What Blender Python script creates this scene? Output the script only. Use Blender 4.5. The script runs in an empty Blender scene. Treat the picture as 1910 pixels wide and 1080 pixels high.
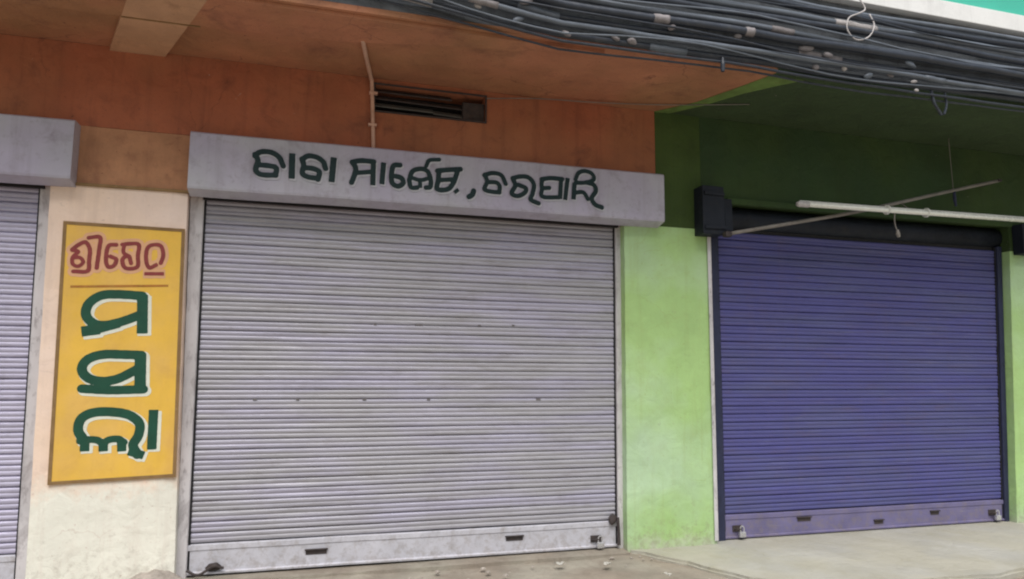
import bpy, bmesh, math, random
import numpy as np
from mathutils import Vector, Matrix, noise
random.seed(7)
scn = bpy.context.scene
COL = scn.collection

# ---------------- camera, sky, sun, exposure ----------------
cam_d = bpy.data.cameras.new('camera'); cam = bpy.data.objects.new('camera', cam_d); COL.objects.link(cam)
cam_d.sensor_width = 36; cam_d.lens = 24.868; cam_d.clip_start = .05; cam_d.clip_end = 2000
RM = ((0.960103, -0.038421, -0.276996), (-0.279572, -0.108697, -0.953952), (0.006543, 0.993332, -0.115101))
cam.matrix_world = Matrix.Translation((0, -5.49985, 1.45)) @ Matrix(RM).to_4x4()
scn.camera = cam

SUN_EL, SUN_AZ = 60.0, 195.0          # azimuth clockwise from +Y: the sun stands behind the camera
world = bpy.data.worlds.new('World'); scn.world = world; world.use_nodes = True
wn = world.node_tree.nodes; wl = world.node_tree.links
bg = wn['Background']; sky = wn.new('ShaderNodeTexSky'); sky.sky_type = 'NISHITA'; sky.sun_disc = False
sky.sun_elevation = math.radians(SUN_EL); sky.sun_rotation = math.radians(SUN_AZ)
sky.air_density = 1.6; sky.dust_density = 3.0
hs = wn.new('ShaderNodeHueSaturation'); hs.inputs['Saturation'].default_value = .55
wl.new(sky.outputs[0], hs.inputs['Color']); wl.new(hs.outputs[0], bg.inputs[0]); bg.inputs[1].default_value = .07
sd = bpy.data.lights.new('sun', 'SUN'); sun = bpy.data.objects.new('sun', sd); COL.objects.link(sun)
sd.energy = 2.4; sd.angle = math.radians(45); sd.color = (1.0, .965, .92)
az, el = math.radians(SUN_AZ), math.radians(SUN_EL)
sdir = Vector((math.sin(az)*math.cos(el), math.cos(az)*math.cos(el), math.sin(el)))
sun.rotation_euler = sdir.to_track_quat('Z', 'Y').to_euler()
scn.view_settings.view_transform = 'Standard'; scn.view_settings.look = 'None'
scn.view_settings.gamma = 1; scn.view_settings.exposure = 0.42; scn.view_settings.use_curve_mapping = False

scn.cycles.filter_width = 2.1            # the phone picture is a little soft

# ---------------- materials ----------------
def mat(name, col, rough=.8, var=.12, dirt=(.1, .09, .07), dirt_amt=.3, scale=3.0, fine=60., bump=.15,
        stretch=(1, 1, 1), metal=0., spec=.3, col2=None, col2_amt=0., col2_scale=.8, streak=0., foot=None, plaster=0., splash=0., scratch=0.):
    """wall paint / metal: base colour with large blotches, dirt patches, fine speckle and relief, all in world position"""
    m = bpy.data.materials.new(name); m.use_nodes = True
    n, l = m.node_tree.nodes, m.node_tree.links
    b = n['Principled BSDF']; b.inputs['Metallic'].default_value = metal
    b.inputs['Specular IOR Level'].default_value = spec
    geo = n.new('ShaderNodeNewGeometry')
    mp = n.new('ShaderNodeMapping'); mp.inputs['Scale'].default_value = stretch
    l.new(geo.outputs['Position'], mp.inputs['Vector'])
    def nz(sc, det=5, rg=.6, vec=mp, dist=0.):
        t = n.new('ShaderNodeTexNoise'); t.inputs['Scale'].default_value = sc; t.inputs['Detail'].default_value = det
        t.inputs['Roughness'].default_value = rg; t.inputs['Distortion'].default_value = dist
        l.new(vec.outputs[0], t.inputs['Vector']); return t.outputs['Fac']
    def ramp(src, a, c, lo=0., hi=1.):
        r = n.new('ShaderNodeMapRange'); r.inputs[1].default_value = a; r.inputs[2].default_value = c
        r.inputs[3].default_value = lo; r.inputs[4].default_value = hi; r.clamp = True
        l.new(src, r.inputs[0]); return r.outputs[0]
    def mix(fac, c1, c2, mode='MIX'):
        x = n.new('ShaderNodeMix'); x.data_type = 'RGBA'; x.blend_type = mode
        if isinstance(fac, float): x.inputs[0].default_value = fac
        else: l.new(fac, x.inputs[0])
        for i, c in ((6, c1), (7, c2)):
            if isinstance(c, tuple): x.inputs[i].default_value = (*c, 1)
            else: l.new(c, x.inputs[i])
        return x.outputs[2]
    cur = col
    if col2: cur = mix(ramp(nz(col2_scale, 4, .55), .42, .62, 0, col2_amt), cur, col2)
    if foot:                                # lower zone of another tone, ragged edge; on cream it paints brighter light
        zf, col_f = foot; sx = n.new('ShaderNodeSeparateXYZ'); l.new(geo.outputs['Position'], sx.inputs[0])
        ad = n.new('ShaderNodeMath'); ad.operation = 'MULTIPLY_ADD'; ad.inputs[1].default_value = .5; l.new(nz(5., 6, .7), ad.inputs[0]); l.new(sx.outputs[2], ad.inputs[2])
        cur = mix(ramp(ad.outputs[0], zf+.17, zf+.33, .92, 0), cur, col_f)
    v = ramp(nz(scale, 6, .62), .3, .7, 1-var, 1+var)
    cv = n.new('ShaderNodeCombineColor')
    for i in range(3): l.new(v, cv.inputs[i])
    cur = mix(1.0, cur, cv.outputs[0], 'MULTIPLY')
    d = ramp(nz(scale*1.7, 8, .7, dist=.4), .53, .72, 0, dirt_amt)
    cur = mix(d, cur, dirt)
    sp = ramp(nz(fine, 3, .6), .58, .75, 0, dirt_amt*.7)
    cur = mix(sp, cur, dirt)
    if streak:
        mp2 = n.new('ShaderNodeMapping'); mp2.inputs['Scale'].default_value = (9, 9, .5)
        l.new(geo.outputs['Position'], mp2.inputs['Vector'])
        s = ramp(nz(1.2, 6, .65, mp2), .52, .75, 0, streak); cur = mix(s, cur, dirt)
    hbump = None
    if plaster:                              # hairline cracks, chips and trowel marks
        wd = n.new('ShaderNodeTexNoise'); wd.inputs['Scale'].default_value = 2.2; wd.inputs['Detail'].default_value = 6; l.new(mp.outputs[0], wd.inputs['Vector'])
        ad2 = n.new('ShaderNodeVectorMath'); ad2.operation = 'MULTIPLY_ADD'; ad2.inputs[1].default_value = (.55, .55, .55); l.new(wd.outputs['Color'], ad2.inputs[0]); l.new(mp.outputs[0], ad2.inputs[2])
        vo = n.new('ShaderNodeTexVoronoi'); vo.feature = 'DISTANCE_TO_EDGE'; vo.inputs['Scale'].default_value = 1.25; l.new(ad2.outputs[0], vo.inputs['Vector'])
        ck = ramp(vo.outputs[0], .001, .007, 1, 0)
        ms = ramp(nz(1.9, 4, .6), .50, .60, 0, .45*min(1, plaster))
        mu = n.new('ShaderNodeMath'); mu.operation = 'MULTIPLY'; l.new(ck, mu.inputs[0]); l.new(ms, mu.inputs[1])
        cur = mix(mu.outputs[0], cur, dirt)
        chip = ramp(nz(13, 5, .72, dist=1.2), .70, .715, 0, .55*min(1, plaster)); cur = mix(chip, cur, (.46, .43, .38))
        pock = ramp(nz(38, 2, .5), .70, .74, 0, .6*min(1, plaster)); cur = mix(pock, cur, dirt)
    if splash:                               # mud splashes near the ground
        sx2 = n.new('ShaderNodeSeparateXYZ'); l.new(geo.outputs['Position'], sx2.inputs[0])
        zf2 = ramp(sx2.outputs[2], .0, .42, .16, 0)
        a3 = n.new('ShaderNodeMath'); a3.operation = 'ADD'; l.new(zf2, a3.inputs[0]); l.new(nz(16, 7, .75), a3.inputs[1])
        cur = mix(ramp(a3.outputs[0], .60, .74, 0, splash), cur, (.26, .215, .17))
    if scratch:                              # thin horizontal scrapes
        mp3 = n.new('ShaderNodeMapping'); mp3.inputs['Scale'].default_value = (1.3, 1.3, 70); l.new(geo.outputs['Position'], mp3.inputs['Vector'])
        cur = mix(ramp(nz(1.6, 6, .7, mp3), .60, .70, 0, scratch), cur, (.62, .61, .63))
        mp4 = n.new('ShaderNodeMapping'); mp4.inputs['Scale'].default_value = (2.2, 2.2, 26); mp4.inputs['Location'].default_value = (7, 3, 1); l.new(geo.outputs['Position'], mp4.inputs['Vector'])
        cur = mix(ramp(nz(1.6, 6, .75, mp4), .58, .72, 0, scratch*1.3), cur, dirt)
        cur = mix(ramp(nz(48, 3, .6), .68, .73, 0, .7), cur, (.17, .10, .07))
    l.new(cur, b.inputs['Base Color'])
    l.new(ramp(nz(scale*4), .3, .7, max(.05, rough-.12), min(1, rough+.12)), b.inputs['Roughness'])
    bp = n.new('ShaderNodeBump'); bp.inputs['Strength'].default_value = bump; bp.inputs['Distance'].default_value = .01
    l.new(nz(fine*.6, 6, .7), bp.inputs['Height']); l.new(bp.outputs[0], b.inputs['Normal'])
    if plaster:
        b2 = n.new('ShaderNodeBump'); b2.inputs['Strength'].default_value = .45*plaster; b2.inputs['Distance'].default_value = .03
        l.new(nz(7, 4, .5, dist=.8), b2.inputs['Height']); l.new(b2.outputs[0], bp.inputs['Normal'])
    return m
M = {}
M['orange'] = mat('orange_brown_wall_paint', (.42, .138, .072), var=.16, dirt=(.07, .03, .03), dirt_amt=.45, scale=2.2, streak=.35, col2=(.37, .16, .08), col2_amt=.7, plaster=1.)
M['orange_soffit'] = mat('orange_brown_soffit_paint', (.47, .20, .115), var=.18, dirt=(.1, .04, .04), dirt_amt=.45, scale=2.0, col2=(.38, .20, .10), col2_amt=.8, plaster=1.)
M['beam'] = mat('tan_beam_paint', (.56, .33, .20), var=.14, dirt=(.2, .1, .05), dirt_amt=.35, scale=4, plaster=.6)
M['cream'] = mat('cream_wall_paint', (.90, .70, .56), foot=(.66, (.86, .87, .78)), var=.05, dirt=(.55, .42, .36), dirt_amt=.2, scale=3, fine=40, streak=.28, col2=(.90, .74, .66), col2_amt=.8, plaster=.7, splash=.28)  # peach body and pale foot put warm bounce and brighter base into colour
M['upper_bounce'] = mat('bounce_lit_wall_paint', (.50, .255, .14), var=.2, dirt=(.2, .07, .05), dirt_amt=.4, scale=5, streak=.3, plaster=1.)  # orange wall made paler here, bounced light put into the colour
M['green'] = mat('light_green_wall_paint', (.41, .62, .25), foot=(.04, (.50, .54, .42)), var=.09, dirt=(.34, .42, .16), dirt_amt=.28, scale=2.4, fine=40, streak=.4, col2=(.50, .68, .46), col2_amt=.9, plaster=.7, splash=.35)
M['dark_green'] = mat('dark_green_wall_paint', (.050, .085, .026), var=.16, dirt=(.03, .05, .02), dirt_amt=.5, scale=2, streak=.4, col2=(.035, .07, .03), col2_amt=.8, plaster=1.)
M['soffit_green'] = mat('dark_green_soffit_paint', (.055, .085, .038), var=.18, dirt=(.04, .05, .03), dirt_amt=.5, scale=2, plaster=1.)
M['olive'] = mat('olive_green_wall', (.062, .103, .027), var=.2, dirt=(.04, .06, .02), dirt_amt=.5, scale=3, streak=.4, plaster=1.)  # slightly brighter green for the stretch next to the orange wall
M['edge_green'] = mat('pale_green_paint_edge', (.16, .25, .07), var=.25, dirt=(.2, .12, .06), dirt_amt=.6, scale=9)
M['concrete'] = mat('weathered_dark_concrete', (.15, .165, .185), var=.3, dirt=(.03, .03, .035), dirt_amt=.6, scale=4, bump=.4, streak=.4)
M['white_band'] = mat('white_band_paint', (.85, .86, .86), var=.05, dirt=(.5, .5, .5), dirt_amt=.3, scale=3, streak=.3)
M['teal'] = mat('teal_parapet_paint', (.08, .52, .40), var=.06, dirt=(.1, .4, .33), dirt_amt=.2, scale=2)
M['grey_shutter'] = mat('grey_shutter_paint', (.40, .395, .435), rough=.42, var=.10, dirt=(.22, .20, .20), dirt_amt=.50, scale=1.6, stretch=(1, 1, 7), fine=14, bump=.12, spec=.4, metal=.15, col2=(.43, .415, .545), col2_amt=.7, col2_scale=.9, streak=.10, scratch=.35)
M['lilac_shutter'] = mat('lilac_grey_shutter_paint', (.50, .48, .62), rough=.42, var=.10, dirt=(.2, .18, .22), dirt_amt=.50, scale=1.6, stretch=(1, 1, 7), fine=14, bump=.12, spec=.4, metal=.15, streak=.12, scratch=.35)
M['purple'] = mat('purple_shutter_paint', (.090, .091, .270), rough=.5, var=.10, dirt=(.13, .10, .17), dirt_amt=.45, scale=1.4, stretch=(1, 1, 6), fine=14, bump=.12, spec=.3, col2=(.10, .107, .248), col2_amt=.8, col2_scale=.9, streak=.2, scratch=.16)
M['purple_rail'] = mat('dusty_purple_rail_paint', (.17, .155, .29), rough=.6, var=.15, dirt=(.22, .18, .20), dirt_amt=.6, scale=5, fine=30, splash=.35, scratch=.15)
M['rail'] = mat('pale_rail_paint', (.56, .56, .62), rough=.5, var=.10, dirt=(.24, .22, .22), dirt_amt=.5, scale=6, fine=30, bump=.2, splash=.35)
M['guide'] = mat('pale_guide_paint', (.60, .58, .60), rough=.6, var=.18, dirt=(.20, .17, .18), dirt_amt=.9, scale=3.5, fine=30, stretch=(1, 1, .4), bump=.3, spec=.2)
M['navy'] = mat('navy_metal_paint', (.03, .035, .075), rough=.55, var=.2, dirt=(.02, .02, .03), dirt_amt=.5, scale=5)
M['hood'] = mat('pale_lilac_hood_paint', (.455, .43, .54), rough=.5, var=.10, dirt=(.24, .2, .24), dirt_amt=.5, scale=3, fine=25, col2=(.47, .48, .52), col2_amt=.8, col2_scale=1.2, streak=.35, bump=.08)
M['dark_blue'] = mat('near_black_blue_metal', (.014, .018, .028), rough=.6, var=.3, dirt=(.03, .03, .03), dirt_amt=.5, scale=5)
M['cable_clip'] = mat('dusty_clip_plastic', (.27, .25, .26), rough=.6, var=.3, dirt=(.16, .15, .15), dirt_amt=.6, scale=14)
M['dark'] = mat('near_black_fill', (.02, .02, .022), rough=.7, var=.2, dirt=(.04, .03, .03), dirt_amt=.4, scale=6)  # near-black for backing sheets, back walls and gaps
M['ink'] = mat('dark_green_letter_paint', (.009, .028, .03), rough=.55, var=.15, dirt=(.04, .06, .06), dirt_amt=.35, scale=12, fine=90)
M['ink_big'] = mat('bottle_green_letter_paint', (.015, .08, .05), rough=.55, var=.15, dirt=(.04, .09, .05), dirt_amt=.35, scale=9, fine=90)
M['shade_white'] = mat('white_letter_outline_paint', (.78, .80, .70), rough=.6, var=.06, dirt=(.6, .55, .35), dirt_amt=.3, scale=9)
M['board_white'] = mat('pale_letter_outline_paint', (.52, .53, .58), rough=.6, var=.06, dirt=(.4, .4, .42), dirt_amt=.3, scale=9)
M['red'] = mat('maroon_letter_paint', (.26, .05, .05), rough=.6, var=.15, dirt=(.4, .12, .1), dirt_amt=.3, scale=14)
M['pink'] = mat('salmon_letter_outline_paint', (.76, .43, .25), rough=.6, var=.08, dirt=(.8, .45, .15), dirt_amt=.3, scale=12)
M['yellow'] = mat('yellow_sign_paint', (.84, .52, .085), rough=.55, var=.07, dirt=(.66, .36, .09), dirt_amt=.35, scale=3, fine=50, col2=(.80, .50, .14), col2_amt=.8, col2_scale=2.5, streak=.25)
M['frame'] = mat('brown_sign_border_paint', (.26, .16, .07), rough=.7, var=.2, dirt=(.4, .3, .16), dirt_amt=.4, scale=8)
M['brownline'] = mat('brown_line_paint', (.42, .18, .04), rough=.7, var=.2, dirt=(.6, .4, .1), dirt_amt=.4, scale=12)
M['dirtg'] = mat('dusty_ground', (.30, .26, .215), rough=.95, var=.22, dirt=(.20, .165, .135), dirt_amt=.65, scale=3.2, fine=45, bump=.9, spec=.1, col2=(.34, .32, .27), col2_amt=.8, col2_scale=1.7)
M['apron'] = mat('pale_cement_floor', (.42, .405, .34), rough=.9, var=.10, dirt=(.33, .31, .22), dirt_amt=.5, scale=2.2, fine=40, bump=.35, spec=.1, col2=(.43, .425, .39), col2_amt=.8, col2_scale=1.6, plaster=1.)
M['rubble'] = mat('cement_rubble', (.40, .36, .32), rough=.95, var=.3, dirt=(.2, .16, .13), dirt_amt=.6, scale=12, fine=60, bump=.9, spec=.1)
M['paper'] = mat('white_paper', (.75, .74, .70), rough=.8, var=.05, dirt=(.5, .46, .4), dirt_amt=.3, scale=20)
M['cable'] = mat('black_cable_sheath', (.038, .046, .064), rough=.38, var=.2, dirt=(.12, .12, .12), dirt_amt=.4, scale=5, spec=.5, bump=.05)
M['cable_grey'] = mat('grey_cable_sheath', (.15, .175, .215), rough=.42, var=.2, dirt=(.1, .1, .1), dirt_amt=.4, scale=5, spec=.5, bump=.05)
M['clip'] = mat('pale_plastic_clip', (.55, .52, .52), rough=.6, var=.15, dirt=(.3, .3, .3), dirt_amt=.4, scale=20)
M['pipe'] = mat('pale_pink_conduit', (.66, .42, .32), rough=.5, var=.12, dirt=(.3, .14, .08), dirt_amt=.5, scale=6)
M['tube'] = mat('white_tube_glass', (.92, .93, .86), rough=.25, var=.03, dirt=(.6, .6, .55), dirt_amt=.2, scale=6, spec=.6)
M['batten'] = mat('white_batten_enamel', (.8, .8, .76), rough=.45, var=.08, dirt=(.3, .28, .22), dirt_amt=.4, scale=8)
M['rod'] = mat('dull_rod_metal', (.24, .22, .20), rough=.6, var=.25, dirt=(.14, .1, .09), dirt_amt=.5, scale=6)
M['steel'] = mat('bright_lock_steel', (.62, .62, .64), rough=.3, var=.1, dirt=(.2, .18, .16), dirt_amt=.4, scale=20, metal=.6)
M['rust'] = mat('dark_grimy_recess', (.06, .05, .05), rough=.8, var=.3, dirt=(.12, .08, .06), dirt_amt=.5, scale=20)
M['scuff'] = mat('dull_scuffed_rivet', (.17, .155, .16), rough=.8, var=.3, dirt=(.08, .07, .07), dirt_amt=.6, scale=20)
M['louvre'] = mat('grey_louvre_paint', (.13, .135, .13), rough=.7, var=.2, dirt=(.08, .07, .06), dirt_amt=.5, scale=8)

# ---------------- object helpers ----------------
WO = {}                                    # world origin of every object
def tag(o, label=None, cat=None, group=None, kind=None):
    for k, v in (('label', label), ('category', cat), ('group', group), ('kind', kind)):
        if v: o[k] = v
    return o
def empty(name, loc, label, cat, group=None):
    o = bpy.data.objects.new(name, None); COL.objects.link(o); o.location = loc; o.empty_display_size = .2
    WO[o] = Vector(loc); return tag(o, label, cat, group)
def place(o, parent, w):
    w = Vector(w); WO[o] = w; COL.objects.link(o)
    if parent is not None: o.parent = parent; o.location = w - WO[parent]
    else: o.location = w
def build(name, bm, m, parent=None, smooth=False, label=None, origin=None):
    """links a bmesh given in world coordinates as ONE mesh object"""
    bm.normal_update()
    if origin is None:
        lo = Vector([min(v.co[i] for v in bm.verts) for i in range(3)]); hi = Vector([max(v.co[i] for v in bm.verts) for i in range(3)])
        origin = Vector(((lo.x+hi.x)/2, (lo.y+hi.y)/2, lo.z))
    origin = Vector(origin)
    bmesh.ops.translate(bm, verts=bm.verts[:], vec=-origin)
    me = bpy.data.meshes.new(name); bm.to_mesh(me); bm.free()
    for x in (m if isinstance(m, list) else [m]): me.materials.append(M[x])
    if smooth:
        for p in me.polygons: p.use_smooth = True
    o = bpy.data.objects.new(name, me); place(o, parent, origin)
    if label: o['label'] = label
    return o
def box(bm, x0, x1, y0, y1, z0, z1, bev=0., skew=None):
    vs = [bm.verts.new((x, y, z)) for x in (x0, x1) for y in (y0, y1) for z in (z0, z1)]
    if skew:                               # x of the four corners: bottom-left, bottom-right, top-left, top-right
        for v, k in zip(vs, (0, 2, 0, 2, 1, 3, 1, 3)): v.co.x = skew[k]
    fs = [bm.faces.new([vs[i] for i in q]) for q in ((0, 1, 3, 2), (4, 6, 7, 5), (0, 4, 5, 1), (2, 3, 7, 6), (0, 2, 6, 4), (1, 5, 7, 3))]
    if bev:
        es = list({e for f in fs for e in f.edges})
        bmesh.ops.bevel(bm, geom=es, offset=bev, segments=2, affect='EDGES', profile=.6)
    return bm
def B(*a, **k): return box(bmesh.new(), *a, **k)
def wobble(bm, amp, sc=2.5, cuts=0, axes=(1, 1, 1), seed=0.):
    if cuts: bmesh.ops.subdivide_edges(bm, edges=[e for e in bm.edges if e.calc_length() > .25], cuts=cuts, use_grid_fill=True)
    for v in bm.verts:
        w = noise.noise_vector(v.co*sc + Vector((seed, seed*.7, 3)))*amp
        v.co += Vector((w.x*axes[0], w.y*axes[1], w.z*axes[2]))
    return bm
def tube(bm, pts, r, seg=8, caps=True):
    pts = [Vector(p) for p in pts]; rings = []; up = None
    for i, p in enumerate(pts):
        t = (pts[min(i+1, len(pts)-1)] - pts[max(i-1, 0)]).normalized()
        if up is None: up = t.orthogonal().normalized()
        up = (up - t*up.dot(t)).normalized(); s = t.cross(up)
        rr = r[i] if isinstance(r, (list, tuple)) else r
        rings.append([bm.verts.new(p + (up*math.cos(a)+s*math.sin(a))*rr) for a in [2*math.pi*k/seg for k in range(seg)]])
    for a, b in zip(rings, rings[1:]):
        for k in range(seg): bm.faces.new((a[k], a[(k+1) % seg], b[(k+1) % seg], b[k]))
    if caps: bm.faces.new(rings[0][::-1]); bm.faces.new(rings[-1])
    return bm
def smoothline(pts, n=6):
    P = [Vector(p) for p in pts]; P = [P[0]*2-P[1]] + P + [P[-1]*2-P[-2]]; out = []
    for i in range(1, len(P)-2):
        a, b, c, d = P[i-1:i+3]
        for k in range(n):
            t = k/n; out.append(.5*((2*b)+(c-a)*t+(2*a-5*b+4*c-d)*t*t+(3*b-a-3*c+d)*t**3))
    out.append(P[-2]); return out
def wall_cells(x0, x1, z0, z1, y0, y1, holes, step=.35):
    """a wall with real openings (holes = x0,x1,z0,z1), reveals included"""
    def cuts(a, b, extra):
        c = sorted({a, b, *[e for e in extra if a < e < b]}); out = [c[0]]
        for p, q in zip(c, c[1:]):
            k = max(1, int((q-p)/step)); out += [p+(q-p)*j/k for j in range(1, k+1)]
        return out
    X = cuts(x0, x1, [h[i] for h in holes for i in (0, 1)]); Z = cuts(z0, z1, [h[i] for h in holes for i in (2, 3)])
    bm = bmesh.new(); vc = {}
    def V(i, j, k):
        if (i, j, k) not in vc: vc[i, j, k] = bm.verts.new((X[i], (y0, y1)[k], Z[j]))
        return vc[i, j, k]
    solid = lambda i, j: 0 <= i < len(X)-1 and 0 <= j < len(Z)-1 and not any(h[0]-1e-6 < (X[i]+X[i+1])/2 < h[1] and h[2] < (Z[j]+Z[j+1])/2 < h[3] for h in holes)
    for i in range(len(X)-1):
        for j in range(len(Z)-1):
            if not solid(i, j): continue
            bm.faces.new((V(i, j, 0), V(i+1, j, 0), V(i+1, j+1, 0), V(i, j+1, 0)))
            bm.faces.new((V(i, j, 1), V(i, j+1, 1), V(i+1, j+1, 1), V(i+1, j, 1)))
            if not solid(i-1, j): bm.faces.new((V(i, j, 0), V(i, j+1, 0), V(i, j+1, 1), V(i, j, 1)))
            if not solid(i+1, j): bm.faces.new((V(i+1, j, 0), V(i+1, j, 1), V(i+1, j+1, 1), V(i+1, j+1, 0)))
            if not solid(i, j-1): bm.faces.new((V(i, j, 0), V(i, j, 1), V(i+1, j, 1), V(i+1, j, 0)))
            if not solid(i, j+1): bm.faces.new((V(i, j+1, 0), V(i+1, j+1, 0), V(i+1, j+1, 1), V(i, j+1, 1)))
    return bm
def prism(poly, z0, z1):
    bm = bmesh.new(); a = [bm.verts.new((x, y, z0)) for x, y in poly]; b = [bm.verts.new((x, y, z1)) for x, y in poly]
    bm.faces.new(a); bm.faces.new(b[::-1]); n = len(poly)
    for i in range(n): bm.faces.new((a[i], b[i], b[(i+1) % n], a[(i+1) % n]))
    bmesh.ops.recalc_face_normals(bm, faces=bm.faces[:]); return bm

# ---------------- painted lettering: strokes -> one clean outline mesh ----------------
def glyph_mesh(strokes, hw, y, off=(0, 0), jit=.0007, cell=.0055):
    segs = []
    for w, pts in strokes:
        P = [Vector((p[0], 0, p[1])) for p in pts]
        L = smoothline(P, 5) if len(P) > 2 else P
        for a, b in zip(L, L[1:]): segs.append((a.x+off[0], a.z+off[1], b.x+off[0], b.z+off[1], hw*w, len(P) == 2))
    S = np.array(segs); pad = hw*1.6
    xs = np.arange(min(S[:, 0].min(), S[:, 2].min())-pad, max(S[:, 0].max(), S[:, 2].max())+pad+cell, cell)
    zs = np.arange(min(S[:, 1].min(), S[:, 3].min())-pad, max(S[:, 1].max(), S[:, 3].max())+pad+cell, cell)
    GX, GZ = np.meshgrid(xs, zs, indexing='ij'); F = np.full(GX.shape, 9.)
    for ax, az_, bx, bz, w, square in S:
        if square:
            ln = math.hypot(bx-ax, bz-az_); ux, uz = (bx-ax)/ln, (bz-az_)/ln; mx, mz = (ax+bx)/2, (az_+bz)/2
            al = np.abs((GX-mx)*ux+(GZ-mz)*uz)-ln/2-w*.4; pe = np.abs((GX-mx)*uz-(GZ-mz)*ux)-w
            F = np.minimum(F, np.maximum(al, pe)); continue
        dx, dz = bx-ax, bz-az_; t = np.clip(((GX-ax)*dx+(GZ-az_)*dz)/max(dx*dx+dz*dz, 1e-9), 0, 1)
        F = np.minimum(F, np.hypot(GX-ax-t*dx, GZ-az_-t*dz)-w)
    F += jit*np.sin(GX*97+np.cos(GZ*71)*2)*np.cos(GZ*83)
    bm = bmesh.new(); vc = {}
    def corner(i, j):
        if ('c', i, j) not in vc: vc['c', i, j] = bm.verts.new((xs[i], y, zs[j]))
        return vc['c', i, j]
    def cross(i, j, k, l_):
        key = tuple(sorted(((i, j), (k, l_))))
        if key not in vc:
            t = F[i, j]/(F[i, j]-F[k, l_]); vc[key] = bm.verts.new((xs[i]+(xs[k]-xs[i])*t, y, zs[j]+(zs[l_]-zs[j])*t))
        return vc[key]
    for i in range(len(xs)-1):
        for j in range(len(zs)-1):
            c = [(i, j), (i+1, j), (i+1, j+1), (i, j+1)]; ins = [F[q] < 0 for q in c]
            if not any(ins): continue
            poly = []
            for k in range(4):
                a, b = c[k], c[(k+1) % 4]
                if ins[k]: poly.append(corner(*a))
                if ins[k] != ins[(k+1) % 4]: poly.append(cross(*a, *b))
            if len(poly) > 2:
                try: bm.faces.new(poly)
                except ValueError: pass
    return bm
BOARD = [
    [(1, [(-0.409, 3.003), (-0.372, 3.037), (-0.298, 3.04), (-0.24, 3.007), (-0.21, 2.945)]), (1, [(-0.409, 3.014), (-0.387, 2.967), (-0.4, 2.901), (-0.361, 2.868), (-0.259, 2.871)]), (1, [(-0.381, 2.939), (-0.308, 2.938), (-0.258, 2.925), (-0.261, 2.871)])],
    [(1.15, [(-0.15, 3.038), (-0.147, 2.863)])],
    [(1, [(-0.079, 3.006), (-0.037, 3.037), (0.025, 3.033), (0.074, 3.001), (0.093, 2.952)]), (1, [(-0.079, 3.01), (-0.065, 2.96), (-0.073, 2.903), (-0.034, 2.878), (0.042, 2.872)]), (1, [(-0.059, 2.945), (0.003, 2.944), (0.048, 2.921), (0.04, 2.864)])],
    [(1.15, [(0.149, 3.035), (0.14, 2.861)])],
    [(1, [(0.285, 3.02), (0.352, 3.037), (0.447, 3.037)]), (1, [(0.285, 3.02), (0.312, 2.979), (0.308, 2.932), (0.286, 2.861)]), (0.9, [(0.313, 2.938), (0.434, 2.957)]), (1, [(0.444, 3.039), (0.444, 2.86)])],
    [(1, [(0.521, 3.03), (0.512, 2.874)])],
    [(1, [(0.647, 3.029), (0.597, 3.019), (0.583, 2.947), (0.591, 2.884), (0.632, 2.86), (0.674, 2.887), (0.661, 2.926), (0.615, 2.938)])],
    [(0.95, [(0.721, 2.913), (0.743, 2.986), (0.805, 3.013), (0.862, 2.997), (0.887, 2.934), (0.885, 2.876), (0.853, 2.867)]), (0.8, [(0.74, 2.936), (0.807, 2.923), (0.877, 2.945)]), (0.9, [(0.72, 2.92), (0.736, 2.861), (0.783, 2.862)]), (0.8, [(0.803, 2.923), (0.808, 2.867)]), (0.8, [(0.85, 3.039), (0.874, 3.087), (0.952, 3.1)])],
    [(1, [(0.94, 3.009), (1.024, 3.024), (1.123, 3.038)]), (1, [(0.952, 3.006), (0.947, 2.933), (0.94, 2.863), (1.019, 2.866), (1.066, 2.918), (1.101, 3.024)]), (0.9, [(0.953, 2.935), (1.058, 2.949)])],
    [(1.1, [(1.09, 2.863), (1.097, 2.854)])],
    [(1.1, [(1.232, 2.87), (1.222, 2.841), (1.196, 2.821)])],
    [(0.9, [(1.318, 3.007), (1.386, 3.029), (1.458, 3.017), (1.496, 2.949)]), (0.9, [(1.321, 3.01), (1.341, 2.957), (1.321, 2.891), (1.379, 2.876), (1.445, 2.875)]), (0.9, [(1.345, 2.951), (1.416, 2.954), (1.446, 2.924), (1.441, 2.874)])],
    [(0.95, [(1.553, 3), (1.615, 3.02), (1.688, 3.018), (1.734, 2.965), (1.723, 2.888), (1.708, 2.836), (1.775, 2.81)]), (0.95, [(1.553, 3), (1.577, 2.943), (1.546, 2.878), (1.594, 2.857), (1.654, 2.887), (1.665, 2.927), (1.602, 2.95)])],
    [(0.95, [(1.801, 3.012), (1.875, 3.029), (1.981, 3.029)]), (0.9, [(1.803, 3.013), (1.805, 2.945), (1.866, 2.946)]), (0.9, [(1.805, 2.941), (1.807, 2.869), (1.95, 2.873)]), (0.95, [(1.97, 3.031), (1.961, 2.868)])],
    [(0.95, [(2.027, 3.036), (2.005, 2.863)])],
    [(0.9, [(2.097, 3.037), (2.124, 3.093), (2.178, 3.115), (2.242, 3.099), (2.261, 3.051), (2.196, 3.019), (2.097, 3.007)]), (1, [(2.196, 3.019), (2.259, 3.003), (2.279, 2.953), (2.24, 2.889), (2.272, 2.836), (2.332, 2.816)]), (1, [(2.088, 2.998), (2.08, 2.873)]), (0.9, [(2.087, 2.921), (2.164, 2.932), (2.206, 2.878)])],
]
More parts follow.
